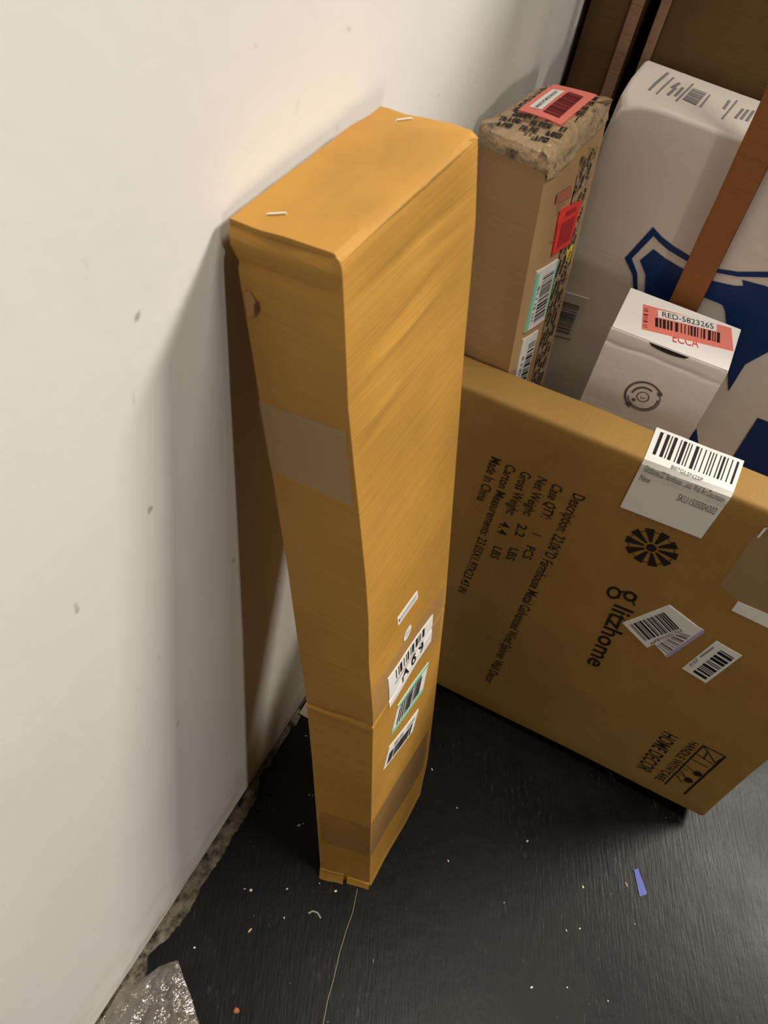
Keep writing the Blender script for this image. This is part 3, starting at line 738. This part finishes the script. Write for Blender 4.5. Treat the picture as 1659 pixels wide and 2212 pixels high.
for a, b2, w_ in (((1402, 195), (1443, 158), .003), ((1418, 203), (1455, 168), .002), ((1442, 206), (1460, 190), .003), ((1450, 190), (1468, 180), .003), ((1458, 208), (1475, 190), .003), ((1460, 219), (1497, 182), .002), ((1512, 232), (1533, 206), .002), ((1563, 236), (1575, 218), .003), ((1559, 258), (1592, 218), .002), ((1588, 256), (1605, 236), .003), ((1600, 258), (1616, 238), .003), ((1612, 262), (1628, 240), .003)):
    d.line(Wt(a), Wt(b2), w_, 0, 0, 3)
q = [Wt((1474, 215)), Wt((1503, 228)), Wt((1527, 202)), Wt((1497, 191))]; d.grid(q, 1, 0, 2, 2); d.bars(q, 0, .0002, 10, 2, .5, 1, False)
d.build('top_print', [mat('grey_top_ink', (.24, .22, .21)), mat('grey_block', (.34, .32, .30))], w0, WI)
# ---------------- brown upright strip of board in front of it ----------------
y = .828; pl, pr = on((1545, 432), 1, y), on((1580, 520), 1, y)
sl = [on(p, 1, y) for p in ((1640, 225), (1450, 640))]; sr = [on(p, 1, y) for p in ((1659, 360), (1503, 672))]
def xat(pp, z): t = (z-pp[1].z)/(pp[0].z-pp[1].z); return pp[1].x+(pp[0].x-pp[1].x)*t
xb, wb = xat(sl, 0), (xat(sr, .7)-xat(sl, .7))
s0 = thing('cardboard_strip', 'long narrow reddish-brown cardboard strip standing upright in front of the blue crest', 'cardboard', loc=(xb, y-.0035, 0))
s0.rotation_euler = (0, math.atan2(xat(sl, 1)-xat(sl, 0), 1), 0)
soft_box('board', (wb, .006, 1.12), .001, (6, 2, 40), M['kraft_strip'], s0, lambda p, d_: p+Vector((.0007*N3(0, 0, p.z*30)*(1 if d_.x else 0), .0, 0)))
soft_box('core_edge', (.0012, .0045, 1.11), .0004, (1, 1, 4), mat('board_core', (.16, .06, .02), .9), s0).location = (wb-.0002, .0008, .004)
# ---------------- small white box ----------------
zt = .645; st_ = [on(p, 2, zt) for p in ((1321, 706), (1574, 803), (1601, 713), (1362, 622))]
sb_ = [down(st_[0], (1257, 855)), down(st_[1], (1490, 945))]
dy = -.028
for p_, t_ in zip(sb_, st_): p_.y = t_.y+dy
def down2(top, px, dy_):
    best = None
    for i in range(900):
        P = Vector((.1+i*.0004, top.y+dy_, 0)); a = proj(top); b2 = proj(P); dd = Vector((b2[0]-a[0], b2[1]-a[1])).normalized()
        e = abs(dd.x*(px[1]-a[1])-dd.y*(px[0]-a[0]))
        if best is None or e < best[0]: best = (e, P)
    return best[1]
sb_ = [down2(st_[0], (1257, 855), dy), down2(st_[1], (1490, 945), dy)]
sb_ += [sb_[1]+(st_[2]-st_[1]), sb_[0]+(st_[3]-st_[0])]
SB, ST = sb_, st_
for p_ in SB: p_.z = 0
m0 = (SB[0]+SB[2])/2; b0 = thing('white_box', 'small white box with salmon RED-5823265 label on its top, standing before the crest', 'box', loc=m0)
BI = Matrix.Translation(-m0)
def bface(side, u, s, h=0.):
    j = (side+1) % 4; a = SB[side].lerp(ST[side], s); c_ = SB[j].lerp(ST[j], s); t = c_-a; nrm = t.cross(Vector((0, 0, 1))).normalized()
    dd = .0008*math.sin(math.pi*u)*N3(u*2, s*6, side*3.); z = s*zt
    if side == 0: dd -= .0011*math.exp(-((z-zt+.017+.003*N3(u*4, 0, 0))/.0022)**2)*(1-.4*u)
    r = max(0, (s-.9965)/.0035); dd -= .0022*(1-math.sqrt(max(0, 1-r*r)))
    return a+t*u+nrm*(dd+h)
vs, fs = ring_box(bface, [i/30 for i in range(29)]+[.955, .963, .967, .970, .972, .974, .976, .979, .985, .992, .9965, .998, .9992, 1], (12, 8, 12, 8), BI)
vs = [v_-Vector((0, 0, .003))*(1 if (v_.z > zt and True) else 0) for v_ in vs]
vs = [Vector((v_.x, v_.y, min(v_.z, zt))) for v_ in vs]
from_py('box_body', vs, fs, M['white_card'], b0, True)
def btop(a, c_, h=0): p = ST[0]*(1-a)*(1-c_)+ST[1]*a*(1-c_)+ST[2]*a*c_+ST[3]*(1-a)*c_; p = p.copy(); p.z += .0008+h; return p
vs = []; fs = []
for hh in (0, -.0012):
    for j in range(6):
        for i in range(10): vs.append(BI @ btop(.004+.992*i/9, .01+.985*j/5, hh-(.0006 if j == 0 and hh == 0 else 0)))
for j in range(5):
    for i in range(9): a = j*10+i; fs += [(a, a+1, a+11, a+10), (a+60, a+70, a+71, a+61)]
for i in range(9): fs += [(i+60, i+61, i+1, i), (50+i, 51+i, 111+i, 110+i)]
for j in range(5): a = j*10; fs += [(a, a+10, a+70, a+60), (a+9+60, a+19+60, a+19, a+9)]
from_py('lid', vs, fs, M['white_card'], b0)
BT = lambda u, v_, h: btop(u, v_, h); Bt = lambda px: solve(BT, px, (.5, .5)); BF = lambda u, v_, h: bface(0, u, v_, h); Bf = lambda px: solve(BF, px, (.5, .9))
d = Dec(BT, .0004); d.grid([Bt((1386, 711)), Bt((1584, 759)), Bt((1579.5, 709)), Bt((1389, 657.6))], 0, 0, 3, 2, True)
d.grid([Bt((1420.8, 686)), Bt((1546.8, 717)), Bt((1548, 698.5)), Bt((1421, 670))], 1, .0002)
d.bars([Bt((1415, 706)), Bt((1558, 742.7)), Bt((1558.7, 721)), Bt((1415, 687))], 2, .0003, 34, 12, .5)
d.text('RED-5823265', Bt((1430, 685)), Bt((1541, 712)), Bt((1430, 674)), 2, .0004)
d.text('VISION', Bt((1393, 703)), Bt((1396, 661)), Bt((1399, 704)), 3, .0003) if False else d.bars([Bt((1389, 707)), Bt((1398, 709)), Bt((1400, 664)), Bt((1391, 662))], 3, .0002, 14, 4, .4, 1, False)
d.build('top_label', [M['salmon'], M['paper'], M['ink'], M['dark_red']], b0, BI)
d = Dec(BT, .0002); d.text('ECCA', Bt((1453, 738)), Bt((1509, 752)), Bt((1453, 719)), 0, 0); d.build('red_lettering', [M['red_ink']], b0, BI)
# cut-out slot along the front top edge
a, c_ = Bf((1403, 737)), Bf((1489, 773)); d = Dec(BF, .0004)
up = []; dn = []
for i in range(13):
    t = i/12; u = a[0]+(c_[0]-a[0])*t; w_ = .0075*math.sin(math.pi*t)**.4
    up.append((u, .9985)); dn.append((u, .9985-w_))
for i in range(12): d.poly([dn[i], dn[i+1], up[i+1], up[i]], 0, 0)
d.build('thumb_slot', [M['slot']], b0, BI)
c = Bf((1389, 857)); ru = abs(Bf((1427, 868))[0]-c[0]); ru_m = ru*(ST[1]-ST[0]).length; sv = ru_m/zt
d = Dec(BF, .0004); A = math.radians
def ringp(r0, r1, a0, a1): d.arc(c, r0, r1, A(a0), A(a1), 0, 0, 20, ru, sv)
ringp(.94, 1.06, 40, 235); ringp(.92, .98, 235, 400); ringp(.58, .70, 60, 180); ringp(.80, .88, 200, 370); ringp(.30, .36, 0, 360); ringp(.1, .14, 180, 360)
ringp(.82, 1.1, 30, 44); ringp(.82, 1.12, 228, 246); ringp(.48, .66, 215, 235)
d.build('round_mark', [mat('dark_grey_mark', (.14, .12, .11))], b0, BI)
# ---------------- brown cartons behind ----------------
YB = .948
def back_box(name, label, x0, x1, h, top_x0, top_x1):
    o = thing(name, label, 'box', loc=(x0, YB, 0))
    hh = h
    def dp(p, d_):
        t = p.z/hh; s_ = (top_x1-top_x0)/(x1-x0)
        q = p.copy(); q.x = p.x*(1+(s_-1)*t)+(top_x0-x0)*t
        if d_.length > .1: q += d_*.0012*N3(p.x*6, p.y*6, p.z*5, x0*20)
        return q
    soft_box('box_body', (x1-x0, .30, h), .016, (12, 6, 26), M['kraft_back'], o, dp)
    return o
X = lambda px: on(px, 1, YB)
gl = (X((1406, 0)), X((1325, 204))); gr_ = (X((1430, 0)), X((1352, 190)))
xg = lambda pp, z: pp[1].x+(pp[0].x-pp[1].x)*(z-pp[1].z)/(pp[0].z-pp[1].z)
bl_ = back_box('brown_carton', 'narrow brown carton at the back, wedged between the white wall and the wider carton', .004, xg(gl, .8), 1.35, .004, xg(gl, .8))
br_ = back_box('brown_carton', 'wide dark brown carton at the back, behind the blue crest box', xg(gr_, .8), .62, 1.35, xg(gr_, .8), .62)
m = cardboard('pale_edge', (.30, .175, .105), var=.1)  # lighter tan board colour for the strips along the gap edges
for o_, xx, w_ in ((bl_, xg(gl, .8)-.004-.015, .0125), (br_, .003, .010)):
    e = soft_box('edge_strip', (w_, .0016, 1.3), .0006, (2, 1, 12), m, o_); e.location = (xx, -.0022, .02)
# ---------------- pale board on the floor beside the wall ----------------
m = cardboard('pale_board', (.42, .37, .28), 'X', lines=.1)
o = soft_box('board_scrap', (.13, .12, .003), .0008, (4, 4, 1), m, None); o.location = (.004, .447, .0004)
tag(o, 'pale flat piece of board on the floor behind the leaning box', 'board')
# ---------------- crumpled plastic ----------------
m = bpy.data.materials.new('clear_plastic'); m.use_nodes = True; nt = m.node_tree; N, L = nt.nodes, nt.links
N.remove(N['Principled BSDF']); tr = N.new('ShaderNodeBsdfTransparent'); tr.inputs[0].default_value = (.86, .83, .80, 1)
gs = N.new('ShaderNodeBsdfGlossy'); gs.inputs['Roughness'].default_value = .10; df = N.new('ShaderNodeBsdfDiffuse'); df.inputs[0].default_value = (.45, .40, .36, 1)
ms1 = N.new('ShaderNodeMixShader'); ms1.inputs[0].default_value = .16; ms2 = N.new('ShaderNodeMixShader'); ms2.inputs[0].default_value = .13
L.new(tr.outputs[0], ms1.inputs[1]); L.new(df.outputs[0], ms1.inputs[2]); L.new(ms1.outputs[0], ms2.inputs[1]); L.new(gs.outputs[0], ms2.inputs[2])
bp_ = N.new('ShaderNodeBump'); bp_.inputs['Strength'].default_value = .9; bp_.inputs['Distance'].default_value = .008
L.new(noise_n(nt, coords(nt), 60, 4), bp_.inputs['Height']); L.new(bp_.outputs[0], gs.inputs['Normal'])
L.new(ms2.outputs[0], N['Material Output'].inputs[0])
edge_px = [(232, 2125), (290, 2125), (345, 2085), (384, 2072), (398, 2115), (412, 2150), (430, 2212), (440, 2290), (300, 2330), (180, 2260)]
pts = [on(p, 2, .006) for p in edge_px]
cx_, cy_ = sum(p.x for p in pts)/len(pts), sum(p.y for p in pts)/len(pts)
vs = []; fs = []; na = 72; nr = 22
def outl(t):
    k = t*len(pts); i = int(k) % len(pts); f = k-int(k); return pts[i].lerp(pts[(i+1) % len(pts)], f)
for lay in (0, 1):
    for j in range(nr+1):
        for i in range(na):
            p = outl(i/na); r = j/nr
            x = cx_+(p.x-cx_)*r; y = cy_+(p.y-cy_)*r; x = max(x, .003)
            rid = abs(N3(x*38, y*38, 0, 2))*.016+abs(N3(x*95, y*70, 1))*.006
            z = .0012+(.004+rid)*(1-r**4)*(1 if lay == 0 else .25)
            vs.append((x, y, z))
for lay in (0, 1):
    o_ = lay*(nr+1)*na
    for j in range(nr):
        for i in range(na):
            a = o_+j*na+i; b2 = o_+j*na+(i+1) % na; q = (a, b2, b2+na, a+na); fs.append(q if lay == 0 else q[::-1])
tag(from_py('plastic_bag', vs, fs, m, smooth=True), 'crumpled clear plastic bag lying on the floor against the foot of the white wall', 'plastic bag')
# ---------------- litter ----------------
P4 = [on(p, 2, 0) for p in ((1369, 1880), (1377, 1876), (1397, 1929), (1395, 1933), (1381, 1937))]
vs = [(p.x, p.y, z) for z in (.0004, .0012) for p in P4]
fs = [(0, 1, 2, 3, 4)[::-1], (5, 6, 7, 8, 9)]+[(i, (i+1) % 5, (i+1) % 5+5, i+5) for i in range(5)]
tag(from_py('tape_scrap', vs, fs, mat('blue_tape', (.10, .12, .42), .6)), 'small blue tape scrap lying on the black floor', 'tape scrap')
white = mat('white_chip', (.72, .68, .60), .7); tan = mat('tan_chip', (.48, .36, .22), .8); orange = mat('orange_chip', (.36, .13, .06), .8)
def chip(px, L_, W_, ang, m_, name, label, cat, group=None, hgt=.5):
    c = on(px, 2, 0); vs = []; n = 7; r = random.Random(int(px[0]*7+px[1]))
    for z, k in ((.0003, 1), (.0003+hgt*W_, .7)):
        for i in range(n):
            t = 2*math.pi*i/n; a = L_*k*math.cos(t)*r.uniform(.75, 1.1); b2 = W_*k*math.sin(t)*r.uniform(.75, 1.1)
            vs.append((a*math.cos(ang)-b2*math.sin(ang), a*math.sin(ang)+b2*math.cos(ang), z))
    fs = [tuple(range(n))[::-1], tuple(range(n, 2*n))]+[(i, (i+1) % n, (i+1) % n+n, i+n) for i in range(n)]
    o = from_py(name, vs, fs, m_); o.location = (c.x, c.y, 0); return tag(o, label, cat, group)
WG = 'small white crumbs scattered on the black floor'
for px, L_, W_ in (((542, 1923), .0024, .002), ((529, 1920), .0017, .0008), ((620, 1920), .0019, .0013), ((725, 1925), .0026, .0018), ((646, 1783), .0028, .0016), ((655, 1779), .001, .001), ((933, 1662), .0016, .0022), ((1139, 1817), .002, .0014), ((1148, 2133), .0022, .0018), ((1225, 2133), .0014, .0012), ((614, 1983), .001, .0018), ((420, 2047), .0018, .0014), ((690, 1908), .0012, .001), ((668, 1717), .0014, .001), ((661, 1590), .0013, .0012), ((676, 1718), .001, .0008), ((1223, 2010), .001, .0018), ((1252, 2006), .0016, .0014), ((968, 1860), .0014, .0022), ((1089, 1950), .001, .0008), ((1371, 1996), .0009, .0007), ((987, 1745), .0013, .0012), ((1259, 1916), .0016, .0022), ((1313, 2162), .001, .0014)):
    chip(px, L_, W_, .9, white, 'paint_chip', 'tiny pale crumb lying on the black floor among others', 'crumb', WG)
chip((1353, 1911), .0042, .0012, 2.4, tan, 'wood_splinter', 'short tan wood splinter beside the blue tape scrap', 'splinter')
chip((540, 2010), .0015, .004, -.2, tan, 'wood_splinter', 'tan flake on the black floor between the wall and the leaning box', 'splinter')
chip((511, 2183), .0045, .0035, .6, orange, 'brick_crumb', 'rusty orange crumb near the bottom edge, right of the plastic bag', 'crumb')
chip((806, 2076), .0005, .0035, .5, tan, 'wood_splinter', 'tiny thin splinter near the pale thread on the floor', 'splinter')
# curled grey flake
pts = [on(p, 2, .001) for p in ((666, 1973), (676, 1968), (686, 1972), (693, 1984))]
tag(tube('paint_flake', [Vector((p.x, p.y, .0012)) for p in pts], .0011, mat('grey_flake', (.30, .28, .25), .8), None, 6, .5), 'curved grey paint flake on the floor in front of the leaning box', 'paint flake')
pts = [on(p, 2, .001) for p in ((772, 1920), (762, 1970), (748, 2010), (733, 2060), (722, 2110), (708, 2160), (698, 2212), (690, 2260))]
tag(tube('thread', [Vector((p.x, p.y, .0007)) for p in pts], .00042, mat('thread', (.36, .31, .20), .8), None, 6), 'long pale thread lying across the black floor towards the bottom edge', 'thread')
